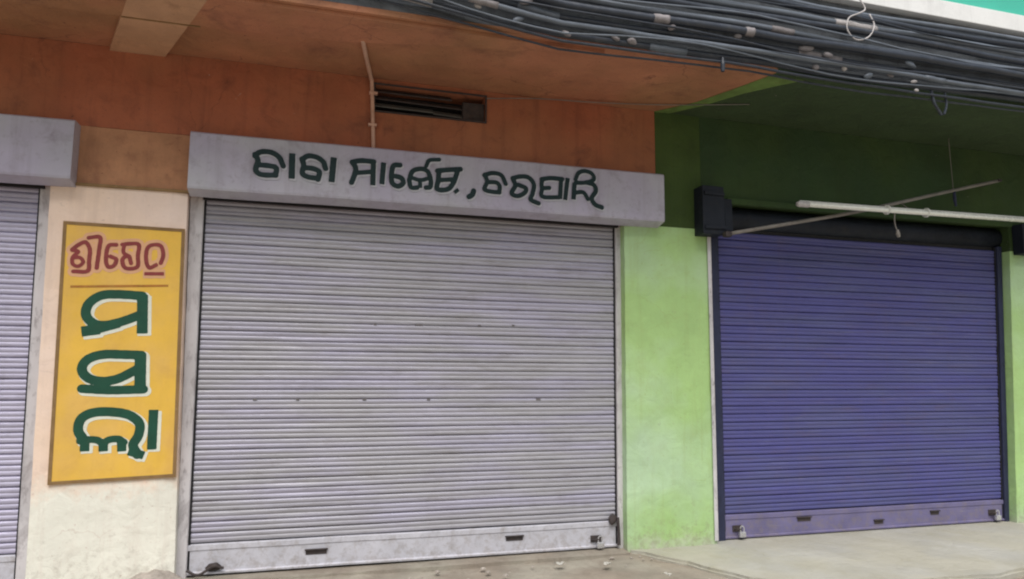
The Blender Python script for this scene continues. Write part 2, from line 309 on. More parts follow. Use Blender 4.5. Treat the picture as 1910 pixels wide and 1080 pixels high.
RED = [
    [(1, [(-1.575, 2.266), (-1.536, 2.303), (-1.495, 2.323), (-1.466, 2.272), (-1.466, 2.194), (-1.47, 2.122), (-1.557, 2.116)]), (0.9, [(-1.574, 2.262), (-1.536, 2.255), (-1.567, 2.215), (-1.564, 2.167), (-1.529, 2.152), (-1.501, 2.183), (-1.522, 2.213), (-1.556, 2.211)])],
    [(1, [(-1.478, 2.355), (-1.409, 2.363), (-1.408, 2.284), (-1.416, 2.146)])],
    [(1, [(-1.304, 2.316), (-1.351, 2.305), (-1.363, 2.225), (-1.348, 2.16), (-1.311, 2.166), (-1.297, 2.211), (-1.335, 2.231)])],
    [(1, [(-1.266, 2.319), (-1.22, 2.328), (-1.162, 2.324), (-1.163, 2.244), (-1.162, 2.165), (-1.236, 2.154), (-1.259, 2.213), (-1.222, 2.241), (-1.203, 2.189)]), (0.9, [(-1.254, 2.319), (-1.256, 2.264), (-1.222, 2.241)])],
    [(1, [(-1.042, 2.184), (-1.087, 2.164), (-1.11, 2.229), (-1.103, 2.306), (-1.06, 2.33), (-1.016, 2.319), (-1, 2.253), (-1.014, 2.199)]), (0.8, [(-1.046, 2.193), (-1.04, 2.187)]), (0.9, [(-1.11, 2.119), (-0.992, 2.124)])],
]
BIG = [
    [(1, [(-1.118, 1.962), (-1.275, 1.967), (-1.375, 1.955), (-1.444, 1.901), (-1.462, 1.831), (-1.432, 1.777), (-1.361, 1.748), (-1.247, 1.773), (-1.122, 1.828)]), (1.15, [(-1.466, 1.705), (-1.382, 1.719)]), (1, [(-1.412, 1.713), (-1.262, 1.761)]), (1.15, [(-1.115, 1.955), (-1.103, 1.711)])],
    [(1, [(-1.098, 1.546), (-1.211, 1.549), (-1.336, 1.548), (-1.428, 1.514), (-1.46, 1.45), (-1.424, 1.392), (-1.34, 1.365), (-1.234, 1.383), (-1.121, 1.448)]), (0.95, [(-1.451, 1.315), (-1.279, 1.305), (-1.071, 1.31)]), (1.2, [(-1.103, 1.537), (-1.092, 1.305)])],
    [(1, [(-1.42, 0.978), (-1.454, 1.037), (-1.441, 1.112), (-1.375, 1.152), (-1.269, 1.158), (-1.152, 1.136), (-1.082, 1.076), (-1.084, 0.994), (-1.113, 0.931), (-1.082, 0.867)]), (0.75, [(-1.439, 0.965), (-1.387, 0.973), (-1.339, 0.97), (-1.297, 0.951), (-1.265, 0.969), (-1.208, 0.974), (-1.17, 0.951)]), (0.95, [(-1.409, 0.96), (-1.407, 0.907)]), (0.95, [(-1.297, 0.949), (-1.294, 0.904)]), (0.95, [(-1.184, 0.946), (-1.181, 0.901)]), (1, [(-0.998, 1.157), (-0.995, 0.91)]), (0.9, [(-1.129, 0.887), (-1.052, 0.862)])],
]


# ================= THE SETTING: ground =================
def ground_sheet():
    bm = bmesh.new(); X = sorted(set([-400, -80, -25, -12] + [round(-6+.14*i, 3) for i in range(115)] + [14, 30, 90, 400]))
    Y = [-400, -90, -30, -14, -9] + [round(-6+.12*i, 3) for i in range(54)] + [6, 20, 90, 400]
    g = {}
    for i, x in enumerate(X):
        for j, yy in enumerate(Y):
            near = max(0, 1-max(0, abs(x-2)-7)/3) if -6 < yy < .5 else 0
            h = noise.fractal(Vector((x*1.3, yy*1.3, 0)), .9, 2.1, 5)*.022 + noise.noise(Vector((x*6, yy*6, 4)))*.008
            z = -.045 + near*h
            if yy > -.35 and x < 2.75: z = min(z, -.012) + max(0, (yy+.35))*.05
            if x > 2.75: z = min(z, -.02) if yy > -.9 else z
            if x > 3.3 and yy > -.9: z = -.09
            g[i, j] = bm.verts.new((x, yy, z))
    for i in range(len(X)-1):
        for j in range(len(Y)-1): bm.faces.new((g[i, j], g[i+1, j], g[i+1, j+1], g[i, j+1]))
    return bm
tag(build('ground', ground_sheet(), 'dirtg', smooth=True, origin=(0, 0, 0)), kind='structure')
ap = [(2.60, .30), (2.605, -.01), (2.70, -.10), (2.89, -.43), (2.99, -.70), (3.10, -.93), (3.32, -1.14), (3.75, -1.24), (4.2, -1.30), (4.53, -1.30), (4.9, -1.34), (5.24, -1.27), (5.8, -1.36), (6.6, -1.42), (7.6, -1.38), (9.5, -1.4), (9.5, .30)]
def apron_mesh():
    P = []
    for a, b in zip(ap, ap[1:]):
        k = max(1, int(math.hypot(b[0]-a[0], b[1]-a[1])/.06)) if a[1] < .2 and b[1] < .2 else 1
        for q in range(k):
            t = q/k; x, y = a[0]+(b[0]-a[0])*t, a[1]+(b[1]-a[1])*t
            if a[1] < -.02: x += noise.noise(Vector((x*7, y*7, 1)))*.018; y += noise.noise(Vector((x*7, y*7, 9)))*.018
            P.append((x, y))
    P.append(ap[-1])
    bm = prism(P, -.16, 0)
    top = [e for e in bm.edges if all(abs(v.co.z) < 1e-6 for v in e.verts)]
    bmesh.ops.bevel(bm, geom=top, offset=.02, segments=2, affect='EDGES'); return bm
tag(build('pavement', apron_mesh(), 'apron', origin=(3, 0, 0)), kind='structure')
# packed cement strip under the grey shutters
sill = B(-5.6, 2.597, -.06, .32, -.12, -.004); wobble(sill, .006, 5, 3)
tag(build('cement_threshold', sill, 'dirtg'), kind='structure')

# ================= ORANGE AND CREAM SHOP BUILDING =================
HS = 3.765
ob = empty('shop_building', (0.5, 0, 0), 'orange and cream market building with two grey roller shutters and lettered white hood', 'building')
# upper wall above the shutters, with the opening of the vent
bm = wall_cells(-6, 2.91, 2.725, HS-.002, 0, .25, [(.452, 1.355, 3.50, 3.712), (-1.725, -.866, 2.725, 3.16)]); wobble(bm, .004, 3)
build('upper_wall', bm, 'orange', ob)
bm = wall_cells(-1.722, -.869, 2.728, 3.157, .001, .25, [], .15); wobble(bm, .004, 3)
build('upper_wall', bm, 'upper_bounce', ob, label='stretch of wall above the cream pilaster, painted paler for bounced light')
# cream pilaster (stands a little out of plumb, as in the photo)
def pilaster(x0b, x1b, x0t, x1t, m, parent, seed, y0=-.006, label=None, z1=2.722):
    bm = bmesh.new(); NZ, NX = 26, 8; rows = []
    prof = [(0, .13), (0, .012)] + [(k/NX, 0) for k in range(1, NX)] + [(1, .012), (1, .13)]
    for j in range(NZ+1):
        z = -.12 + (z1+.12)*j/NZ; t = max(0, z)/z1; xa, xb = x0b+(x0t-x0b)*t, x1b+(x1t-x1b)*t; row = []
        for k, (u, d) in enumerate(prof):
            x = xa+(xb-xa)*u; n_ = noise.noise(Vector((x*4, z*4, seed)))*.004 + noise.noise(Vector((x*15, z*15, seed)))*.0018
            e = noise.noise(Vector((u*9, z*11, seed+4)))*.004 if u in (0, 1) else 0
            row.append(bm.verts.new((x+e, y0+d+n_, z)))
        rows.append(row)
    for a, b in zip(rows, rows[1:]):
        for k in range(len(prof)-1): bm.faces.new((a[k], a[k+1], b[k+1], b[k]))
    bm.faces.new(rows[-1][::-1])
    return build('pilaster', bm, m, parent, smooth=False, label=label)
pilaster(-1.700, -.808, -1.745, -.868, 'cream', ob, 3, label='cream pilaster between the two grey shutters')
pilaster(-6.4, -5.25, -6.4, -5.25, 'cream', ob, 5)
build('ledge', B(-1.76, -.855, -.022, .0, 2.722, 2.742, bev=.004), 'frame', ob, label='thin dark ledge where the cream paint ends')
# soffit (real diagonal paint boundary), slab, fascia
osf = [(-6.4, .02), (-6.4, -1.034), (3.43, -1.034), (3.32, -.72), (3.15, -.31), (2.91, .02)]
build('soffit', prism(osf, HS, HS+.04), 'orange_soffit', ob)
bnd = [(-6.4, -.55), (-.67, -.58), (.17, -.63), (.9, -.78), (1.99, -.975), (1.99, -.998), (-6.4, -.998)]
build('soffit_band', prism(bnd, HS-.028, HS-.001), 'orange_soffit', ob, label='shallow plaster band along the outer soffit edge')
build('floor_slab', B(-6.4, 3.41, -.97, .3, HS+.045, 4.43), 'concrete', ob)
def fascia(x0, x1, parent):
    # stepped drip mouldings along the slab edge
    prof = [(-.96, HS+.043), (-1.0, HS+.043), (-1.032, HS+.043), (-1.03, HS+.10), (-1.0, HS+.12), (-1.0, HS+.26), (-1.025, HS+.275), (-1.025, HS+.40), (-1.0, HS+.42), (-1.0, HS+.675), (-.96, HS+.675)]
    bm = bmesh.new(); n = max(2, int((x1-x0)/.2)); R = []
    for i in range(n+1):
        x = x0+(x1-x0)*i/n; R.append([bm.verts.new((x, y+noise.noise(Vector((x*3, z*5, 2)))*.006, z+noise.noise(Vector((x*2, z*3, 7)))*.007)) for y, z in prof])
    for a, b in zip(R, R[1:]):
        for k in range(len(prof)-1): bm.faces.new((a[k], a[k+1], b[k+1], b[k]))
        bm.faces.new((a[-1], a[0], b[0], b[-1]))
    bm.faces.new(R[0]); bm.faces.new(R[-1][::-1]); bmesh.ops.recalc_face_normals(bm, faces=bm.faces[:])
    return build('fascia', bm, 'concrete', parent)
fascia(-6.4, 3.418, ob)
build('white_band', B(-6.4, 3.418, -1.07, -.9, 4.445, 4.60, bev=.006), 'white_band', ob)
build('parapet', B(-6.4, 3.418, -1.0, -.88, 4.603, 5.6, bev=.01), 'teal', ob)
build('upper_storey', B(-6.4, 3.418, .1, .3, 4.603, 7.4), 'teal', ob)
build('back_wall', B(-6.4, 2.60, .30, .40, -.1, HS-.003), 'dark', ob)
build('back_wall', B(-6.4, 3.0, 5.8, 6.0, -.1, 7.4), 'cream', ob)
build('side_wall', B(-6.4, -6.2, .41, 5.79, -.1, 7.4), 'cream', ob)
build('roof', B(-6.4, 3.418, .1, 6.0, 7.402, 7.55), 'concrete', ob)
# beam under the soffit
bm = prism([(-1.44, .0), (-1.10, -.974), (-.665, -.974), (-1.075, 0)], 3.735, HS-.001)
build('beam', wobble(bm, .004, 4), 'beam', ob, label='short tan beam crossing the orange soffit')
build('beam_joint', B(-1.24, -.76, -.585, -.573, 3.730, 3.7345), 'frame', ob)
# vent with louvre slats
vt = B(.44, 1.367, -.014, -.001, 3.712, 3.726, bev=.003)
for a in ((.44, .454, 3.50, 3.711), (1.353, 1.367, 3.50, 3.711), (.44, 1.367, 3.486, 3.499)): box(vt, a[0], a[1], -.014, -.001, a[2], a[3], bev=.003)
vent = build('vent', vt, 'rust', ob, label='dark rectangular wall vent above the lettered hood')
build('vent_back', B(.453, 1.354, .22, .24, 3.501, 3.711), 'dark', vent)
for (xa, xb, z, dz, m) in ((.458, 1.08, 3.672, .008, 'rust'), (.458, 1.25, 3.615, -.006, 'rust'), (.458, .93, 3.553, .006, 'louvre'), (.93, 1.20, 3.538, .004, 'louvre')):
    bm = bmesh.new(); q = [(xa, .03, z), (xb, .03, z+dz-.012), (xb, .085, z+dz+.03), (xa, .085, z+.042)]
    vs = [bm.verts.new(p) for p in q]+[bm.verts.new((p[0], p[1]+.004, p[2]-.009)) for p in q]
    for f in ((0, 1, 2, 3), (7, 6, 5, 4), (0, 4, 5, 1), (1, 5, 6, 2), (2, 6, 7, 3), (3, 7, 4, 0)): bm.faces.new([vs[i] for i in f])
    bmesh.ops.recalc_face_normals(bm, faces=bm.faces[:]); build('louvre_slat', bm, m, vent)
build('vent_block', B(1.17, 1.352, .02, .1, 3.503, 3.66, bev=.006), 'rust', vent)

# ---------------- rolling shutters ----------------
PITCH = .0722
def slat_data(w, m, name, seed):
    prof = [(.011, .0), (.0015, .0035), (-.004, .007), (-.0056, .015), (-.0054, .026), (-.002, .0315), (-.0006, .0345), (-.003, .038), (-.006, .044), (-.0066, .055), (-.0044, .063), (.0006, .0682), (.0065, .0708), (.011, .0722)]
    bm = bmesh.new(); n = 26; R = []
    for i in range(n+1):
        x = -w/2+w*i/n; dn = max(0, noise.noise(Vector((x*2.6, seed*1.7, 11)))-.28)*.016; s = noise.noise(Vector((x*1.3, seed, 0)))*.0022
        R.append([bm.verts.new((x, y+dn*math.sin(math.pi*min(1, z/PITCH))+noise.noise(Vector((x*2.1, seed, 5)))*.0015, z+s)) for y, z in prof])
    for a, b in zip(R, R[1:]):
        for k in range(len(R[0])-1): bm.faces.new((a[k], b[k], b[k+1], a[k+1]))
    me = bpy.data.meshes.new(name); bm.to_mesh(me); bm.free(); me.materials.append(M[m])
    for p in me.polygons: p.use_smooth = True
    return me
def shutter(parent, x0, x1, z_first, z_top, m, rail_m, guide_m, label, handles, locks, rail_top, gl=None, gr=None, yc=.12, marks=()):
    sh = build('rolling_shutter', B(x0-.02, x1+.02, yc+.016, yc+.026, .02, z_top+.1), 'dark', parent, label=label)
    mids = [slat_data(x1-x0, m, 'slat_sheet', s*9.7+x0) for s in range(9)]
    k = 0; z = z_first
    while z < z_top:
        s = bpy.data.objects.new('slat', mids[random.randrange(9)])
        place(s, sh, ((x0+x1)/2, yc + random.uniform(-.002, .002), z))
        s.rotation_euler = (random.uniform(-.022, .022), random.uniform(-.0006, .0006), 0)
        if random.random() < .12: s.rotation_euler.x += .04
        z += PITCH; k += 1
    # bottom rail: lipped plate
    prof = [(-.004, .012), (-.026, .010), (-.028, .022), (-.012, .03), (-.012, rail_top-.05), (-.018, rail_top-.045), (-.018, rail_top-.012), (-.006, rail_top-.006), (.012, rail_top-.006), (.012, .012)]
    bm = bmesh.new(); n = 30; R = []
    for i in range(n+1):
        x = x0+(x1-x0)*i/n; R.append([bm.verts.new((x, yc+y+noise.noise(Vector((x*3, z_*8, 1)))*.003, z_+noise.noise(Vector((x*1.5, 0, 3)))*.004)) for y, z_ in prof])
    for a, b in zip(R, R[1:]):
        for q in range(len(prof)): bm.faces.new((a[q], b[q], b[(q+1) % len(prof)], a[(q+1) % len(prof)]))
    bm.faces.new(R[0][::-1]); bm.faces.new(R[-1]); bmesh.ops.recalc_face_normals(bm, faces=bm.faces[:])
    build('bottom_rail', bm, rail_m, sh)
    for (hx, hz, hw) in handles:           # grimy pull slot with a lip
        bm = B(hx-hw, hx+hw, yc-.0155, yc-.0128, hz-.016, hz+.016, bev=.0012)
        box(bm, hx-hw-.008, hx+hw+.008, yc-.030, yc-.0132, hz+.016, hz+.026, bev=.003)
        build('pull_handle', bm, 'rust', sh)
    for (lx, lz) in locks:                 # hasp plate, staple and padlock
        bm = B(lx-.045, lx+.05, yc-.020, yc-.0128, lz-.02, lz+.035, bev=.003)
        tube(bm, smoothline([(lx-.03, yc-.02, lz), (lx-.02, yc-.055, lz+.01), (lx+.01, yc-.055, lz+.01), (lx+.02, yc-.02, lz)], 4), .007, 6)
        build('hasp', bm, 'rust', sh)
        bm = B(lx-.005, lx+.055, yc-.072, yc-.042, lz-.06, lz-.012, bev=.007)
        tube(bm, smoothline([(lx+.008, yc-.057, lz-.014), (lx+.008, yc-.057, lz+.022), (lx+.025, yc-.057, lz+.036), (lx+.042, yc-.057, lz+.022), (lx+.042, yc-.057, lz-.014)], 4), .0055, 6)
        build('padlock', bm, 'steel', sh)
    for (mx, mz, mw) in marks:
        build('scuff_plate', B(mx-mw, mx+mw, yc-.0105, yc-.0085, mz-.007, mz+.007, bev=.0008), 'scuff', sh)
    # guide channels: U section
    for g in (gl, gr):
        if not g: continue
        xb0, xb1, xt0, xt1, side = g
        bm = bmesh.new(); n = 22; R = []
        for j in range(n+1):
            z_ = -.01+(z_top+.06+.01)*j/n; t = max(z_, 0)/(z_top+.06); a, b = xb0+(xt0-xb0)*t, xb1+(xt1-xb1)*t
            e = noise.noise(Vector((a, z_*6, 3)))*.002
            if side > 0: pr = [(a, yc+.008), (a, yc-.03), (a+.006, yc-.036), (b, yc-.036), (b, yc+.02)]
            else: pr = [(a, yc+.02), (a, yc-.036), (b-.006, yc-.036), (b, yc-.03), (b, yc+.008)]
            R.append([bm.verts.new((x+e, y+e, z_)) for x, y in pr])
        for a, b in zip(R, R[1:]):
            for q in range(4): bm.faces.new((a[q], a[q+1], b[q+1], b[q]))
        build('guide_rail', bm, guide_m, sh)
        # dark strip painting the shade of the gap between slats and channel
        xg = (xb0 if side > 0 else xb1)
        xgt = (xt0 if side > 0 else xt1)
        s = -1 if side > 0 else 1
        build('gap_shade', B(0, 0, yc-.0125, yc+.01, 0, z_top+.05, skew=(min(xg, xg+s*.014), max(xg, xg+s*.014), min(xgt, xgt+s*.014), max(xgt, xgt+s*.014))), 'dark', sh)
    return sh
c_sh = shutter(ob, -.775, 2.575, .222, 2.78, 'grey_shutter', 'rail', 'guide',
    'large closed grey roller shutter under the lettered hood',
    [(.134, .114, .075), (1.662, .123, .07)], [(2.36, .075)], .222,
    gl=(-.808, -.742, -.862, -.768, -1), gr=(2.556, 2.606, 2.560, 2.606, 1),
    marks=[(.516, 1.809, .011), (.86, 1.815, .03), (1.355, 1.821, .014), (1.642, 1.828, .012), (-.346, 1.233, .014), (-.043, 1.231, .012), (.451, 1.229, .014), (.949, 1.227, .013), (1.862, 1.223, .02), (2.142, .146, .02), (-.314, .135, .016)])
l_sh = shutter(ob, -5.2, -1.80, .222, 2.78, 'lilac_shutter', 'rail', 'guide',
    'closed lilac grey roller shutter cut off at the left edge',
    [(-3.9, .12, .07), (-2.9, .12, .07)], [(-5.0, .075)], .222,
    gl=(-5.25, -5.19, -5.25, -5.19, -1), gr=(-1.785, -1.701, -1.835, -1.745, 1))
# foot irons: dark lumps at the shutter corners
def lump(parent, c, r, m, name, seed, sq=(1, .7, .8)):
    bm = bmesh.new(); bmesh.ops.create_icosphere(bm, subdivisions=3, radius=r)
    for v in bm.verts:
        k = 1+.35*noise.noise(v.co*(2.2/r)*.5+Vector((seed, 0, 0))); v.co = Vector((v.co.x*sq[0]*k, v.co.y*sq[1]*k, v.co.z*sq[2]*k))+Vector(c)
    return build(name, bm, m, parent, smooth=True)
lump(c_sh, (2.505, .085, .235), .035, 'rust', 'side_bolt', 1, (1, .6, 1.3))
build('side_bolt', tube(bmesh.new(), [(2.545, .07, .25), (2.552, .065, .12), (2.548, .06, .03)], [.014, .012, .016], 7), 'rust', c_sh)
lump(c_sh, (-.57, .09, .06), .03, 'rust', 'side_bolt', 5, (1.6, .6, .9))
build('side_bolt', tube(bmesh.new(), smoothline([(-.74, .07, .05), (-.66, .05, .02), (-.57, .06, .07), (-.50, .08, .05)], 4), .01, 6), 'rust', c_sh)

def hood(parent, x0, x1, z0, z1, m, label, y0=-.14):
    prof = [(-.002, z1), (y0+.012, z1), (y0, z1-.012), (y0, z0+.016), (y0+.006, z0), (y0+.135, z0-.030), (y0+.135, z0-.024), (y0+.014, z0+.008), (y0+.006, z0+.02), (y0+.006, z1-.014), (-.002, z1-.006)]
    bm = bmesh.new(); n = 26; R = []
    for i in range(n+1):
        x = x0+(x1-x0)*i/n
        R.append([bm.verts.new((x, y+noise.noise(Vector((x*1.7, z*3, 8)))*.0035, z+noise.noise(Vector((x*.9, 1, 3)))*.006)) for y, z in prof])
    for a, b in zip(R, R[1:]):
        for q in range(len(prof)): bm.faces.new((a[q], a[(q+1) % len(prof)], b[(q+1) % len(prof)], b[q]))
    bm.faces.new(R[0]); bm.faces.new(R[-1][::-1]); bmesh.ops.recalc_face_normals(bm, faces=bm.faces[:])
    for xx in (x0+.001, x1-.005):          # end plates
        vs = [(p[0], p[1]) for p in prof[:6]]+[(-.002, z0-.03)]
        a = [bm.verts.new((xx, *p)) for p in vs]; b = [bm.verts.new((xx+.004, *p)) for p in vs]
        bm.faces.new(a); bm.faces.new(b[::-1])
        for i in range(len(vs)): bm.faces.new((a[i], b[i], b[(i+1) % len(vs)], a[(i+1) % len(vs)]))
    return build('shutter_hood', bm, m, parent, label=label)
ch = hood(ob, -.852, 2.918, 2.735, 3.153, 'hood', 'long pale lilac shutter hood with dark green lettering')
hood(ob, -5.35, -1.585, 2.735, 3.150, 'hood', 'plain pale shutter hood at the left edge')
build('drum_cover', B(-.77, 2.57, .05, .08, 2.70, 3.2), 'dark', ob)
build('drum_cover', B(-5.2, -1.80, .05, .08, 2.70, 3.2), 'dark', ob)
for gi, g in enumerate(BOARD):
    build('letter_outline', glyph_mesh(g, .0210, -.1455-.0003*(gi % 3), off=(.008, -.012), cell=.0065), 'board_white', ch)
    build('letter', glyph_mesh(g, .0198, -.1475-.0003*(gi % 3)), 'ink', ch)

# ================= GREEN SHOP BUILDING =================
gb = empty('shop_building', (5.0, 0, 0), 'green painted shop building with a closed purple roller shutter', 'building')
pilaster(2.600, 3.438, 2.606, 3.440, 'green', gb, 11, label='light green pilaster between the grey and the purple shutter')
pilaster(6.795, 9.4, 6.965, 9.4, 'green', gb, 17, label='light green wall right of the purple shutter')
bm = wall_cells(2.912, 3.36, 2.725, HS-.002, 0, .25, []); wobble(bm, .003, 3)
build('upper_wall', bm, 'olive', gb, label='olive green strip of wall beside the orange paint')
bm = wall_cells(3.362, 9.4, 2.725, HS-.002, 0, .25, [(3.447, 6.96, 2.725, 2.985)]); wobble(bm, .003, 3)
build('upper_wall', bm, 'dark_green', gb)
build('paint_corner', B(3.405, 3.4405, -.0135, -.0115, .03, 2.70), 'guide', gb, label='unpainted whitish corner strip of the green pilaster')
gsf = [(2.91, .02), (3.15, -.31), (3.32, -.72), (3.43, -1.034), (9.4, -1.034), (9.4, .02)]
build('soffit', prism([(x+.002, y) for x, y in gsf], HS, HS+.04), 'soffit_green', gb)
edge = [(2.905, -.002), (3.145, -.31), (3.315, -.72), (3.41, -.97), (3.72, -.97), (3.58, -.80), (3.42, -.60), (3.24, -.25), (3.05, -.002)]
build('paint_edge', wobble(prism(edge, HS-.004, HS-.001), .004, 6, axes=(1, 1, 0)), 'edge_green', gb, label='ragged pale green paint edge beside the orange soffit')
build('floor_slab', B(3.42, 9.4, -.97, .3, HS+.045, 4.43), 'concrete', gb)
fascia(3.42, 9.4, gb)
build('white_band', B(3.42, 9.4, -1.07, -.9, 4.445, 4.60, bev=.006), 'white_band', gb)
build('parapet', B(3.42, 9.4, -1.0, -.88, 4.603, 5.6, bev=.01), 'teal', gb)
build('upper_storey', B(3.42, 9.4, .1, .3, 4.603, 7.4), 'teal', gb)
build('back_wall', B(2.602, 9.4, .30, .40, -.1, HS-.003), 'dark', gb)
build('back_wall', B(3.002, 9.4, 5.8, 6.0, -.1, 7.4), 'green', gb)
build('side_wall', B(9.2, 9.4, .41, 5.79, -.1, 7.4), 'green', gb)
build('roof', B(3.42, 9.4, .1, 6.0, 7.402, 7.55), 'concrete', gb)
p_sh = shutter(gb, 3.565, 7.02, .215, 2.72, 'purple', 'purple_rail', 'navy', 'closed purple roller shutter in the green shop front',
    [(4.40, .135, .07), (5.225, .07, .05), (5.89, .12, .05)], [(3.70, .085), (6.60, .085)], .215,
    gl=(3.44, 3.575, 3.446, 3.58, -1), gr=(6.745, 6.80, 6.90, 6.955, 1))
# open shutter box: bracket plates, rolled curtain on its drum
bm = B(3.285, 3.50, -.15, -.002, 2.655, 3.085, bev=.006, skew=None); box(bm, 3.522, 3.60, -.12, .05, 2.70, 2.99, bev=.006); box(bm, 3.30, 3.50, -.168, -.152, 2.70, 2.73, bev=.003); box(bm, 3.30, 3.50, -.168, -.152, 3.0, 3.03, bev=.003)
wobble(bm, .007, 7)
build('drum_bracket', bm, 'dark_blue', gb, label='dark bracket plate left above the purple shutter')
build('drum_bracket', B(7.0, 7.2, -.12, -.002, 2.68, 2.99, bev=.006), 'dark_blue', gb)
bm = bmesh.new(); tube(bm, [(3.53, .17, 2.875), (3.7, .17, 2.875), (5.2, .17, 2.872), (6.95, .17, 2.875)], .105, 20)
build('rolled_curtain', bm, 'dark_blue', gb, smooth=True)  # near-black colour stands in for deep shade inside the shutter box
build('axle', tube(bmesh.new(), [(3.5, .17, 2.875), (6.97, .17, 2.875)], .02, 8), 'rust', gb)
build('lintel', B(3.60, 6.96, -.05, -.003, 2.965, 3.02, bev=.008), 'dark_green', gb)

# ================= THINGS =================
# yellow painted signboard on the cream pilaster
sg = empty('signboard', (-1.24, -.02, .69), 'tall yellow painted signboard with red and big green lettering on cream pilaster', 'signboard')
SG = [(-1.611, .68), (-.831, .706), (-.868, 2.456), (-1.642, 2.464)]
def quad_plate(q, y0, y1):
    bm = bmesh.new(); a = [bm.verts.new((x, y0, z)) for x, z in q]; b = [bm.verts.new((x, y1, z)) for x, z in q]
    bm.faces.new(a); bm.faces.new(b[::-1])
    for i in range(len(q)): bm.faces.new((a[i], b[i], b[(i+1) % len(q)], a[(i+1) % len(q)]))
    bmesh.ops.recalc_face_normals(bm, faces=bm.faces[:]); return bm
build('panel', quad_plate(SG, -.016, -.0125), 'yellow', sg)
def inset(q, d):
    c = (sum(p[0] for p in q)/4, sum(p[1] for p in q)/4); return [(p[0]+(d if p[0] < c[0] else -d), p[1]+(d if p[1] < c[1] else -d)) for p in q]
I = inset(SG, .022)
for i in range(4):
    j = (i+1) % 4; build('frame_bar', quad_plate([SG[i], SG[j], I[j], I[i]], -.0195, -.0165), 'frame', sg)
build('divider_line', quad_plate([(-1.568, 2.002), (-.955, 2.032), (-.955, 2.048), (-1.568, 2.018)], -.0178, -.0165), 'brownline', sg)
for gi, g in enumerate(RED):
    build('letter_outline', glyph_mesh(g, .036, -.0172-.0003*(gi % 3), cell=.0065), 'pink', sg)
    build('letter', glyph_mesh(g, .0135, -.0192-.0003*(gi % 3)), 'red', sg)
for g in BIG:
    build('letter_shadow', glyph_mesh(g, .0385, -.0175, off=(.014, -.012), cell=.007), 'shade_white', sg)
    build('letter', glyph_mesh(g, .0305, -.0190, cell=.006), 'ink_big', sg)

# conduit from the soffit, over the wall, down to the hood
cd = build('conduit_pipe', tube(bmesh.new(), smoothline([(.300, -.68, HS-.018), (.345, -.42, HS-.02), (.385, -.2, HS-.02), (.415, -.05, HS-.03), (.424, -.024, HS-.07), (.435, -.018, 3.5), (.452, -.018, 3.16)], 6), .016, 8), 'pipe', smooth=True)
tag(cd, 'pale pinkish conduit pipe bending from the soffit down to the lettered hood', 'pipe')
for z in (3.62, 3.36): build('saddle_clip', B(.405, .47, -.038, -.002, z, z+.02, bev=.003), 'pipe', cd)
wr = build('thin_wire', tube(bmesh.new(), smoothline([(1.36, -.012, 3.70), (1.8, -.05, 3.735), (2.3, -.10, 3.742), (2.9, -.2, 3.752), (3.6, -.42, 3.755)], 6), .0042, 6), 'rod', smooth=True)
tag(wr, 'thin tan wire strung from the wall vent to the green soffit', 'wire')

# tube light and the rod it is tied to
tl = empty('tube_light', (4.06, -.35, 2.92), 'long white fluorescent tube light hanging over the purple shutter', 'tube light')
def seg(a, b, t): return Vector(a).lerp(Vector(b), t)
A0, A1 = (4.10, -.35, 2.930), (7.35, -.35, 2.965)
build('batten', tube(bmesh.new(), [seg(A0, A1, 0)+Vector((.05, .025, .028)), seg(A0, A1, 1)+Vector((0, .025, .028))], .014, 6), 'batten', tl)
build('tube', tube(bmesh.new(), [seg(A0, A1, .035), seg(A0, A1, .5), seg(A0, A1, .97)], .021, 14), 'tube', tl, smooth=True)
for t0, t1 in ((0, .036), (.969, 1.0)): build('end_cap', tube(bmesh.new(), [seg(A0, A1, t0), seg(A0, A1, t0+.006), seg(A0, A1, t1)], [.02, .026, .026], 12), 'clip', tl, smooth=True)
for t in (.30, .44): build('tie_strap', tube(bmesh.new(), [seg(A0, A1, t)+Vector((0, .012, .008)), seg(A0, A1, t+.004)+Vector((0, .012, .008))], .045, 10), 'batten', tl)
bm = tube(bmesh.new(), smoothline([(5.17, -.34, 2.93), (5.172, -.33, 2.86), (5.18, -.33, 2.80), (5.19, -.34, 2.76)], 4), .006, 6); tube(bm, [(5.19, -.34, 2.77), (5.192, -.34, 2.73), (5.20, -.34, 2.70)], [.01, .019, .014], 8)
build('starter_lead', bm, 'rod', tl)
rd = build('metal_rod', tube(bmesh.new(), smoothline([(3.50, -.19, 2.655), (4.2, -.21, 2.80), (4.88, -.22, 2.947), (5.8, -.22, 3.18), (6.64, -.20, 3.392)], 5), .0165, 8), 'rod', smooth=True)
tag(rd, 'dull thin metal rod slanting up behind the tube light', 'rod')
build('rod_bracket', B(3.47, 3.53, -.21, -.152, 2.63, 2.675, bev=.004), 'rust', rd)
build('rod_bracket', B(6.60, 6.645, -.225, -.003, 3.375, 3.40, bev=.004), 'rust', rd)
build('stay_wire', tube(bmesh.new(), [(6.02, -.215, 3.235), (6.02, -.2, HS)], .0035, 5), 'rod', rd)
build('stay_wire', tube(bmesh.new(), [(6.62, -.2, 3.388), (6.62, -.08, 3.40), (6.62, .0, 3.40)], .006, 5), 'rod', rd)
build('bulb_holder', tube(bmesh.new(), [(6.03, -.215, 3.23), (6.03, -.215, 3.15), (6.04, -.215, 3.08)], [.012, .016, .010], 8), 'navy', rd)
for t in (.2, .55): build('stay_wire', tube(bmesh.new(), [seg((4.88, -.22, 2.947), (6.64, -.2, 3.392), t*.5), seg(A0, A1, .28+t*.2)+Vector((0, .03, .03))], .005, 5), 'rod', rd)

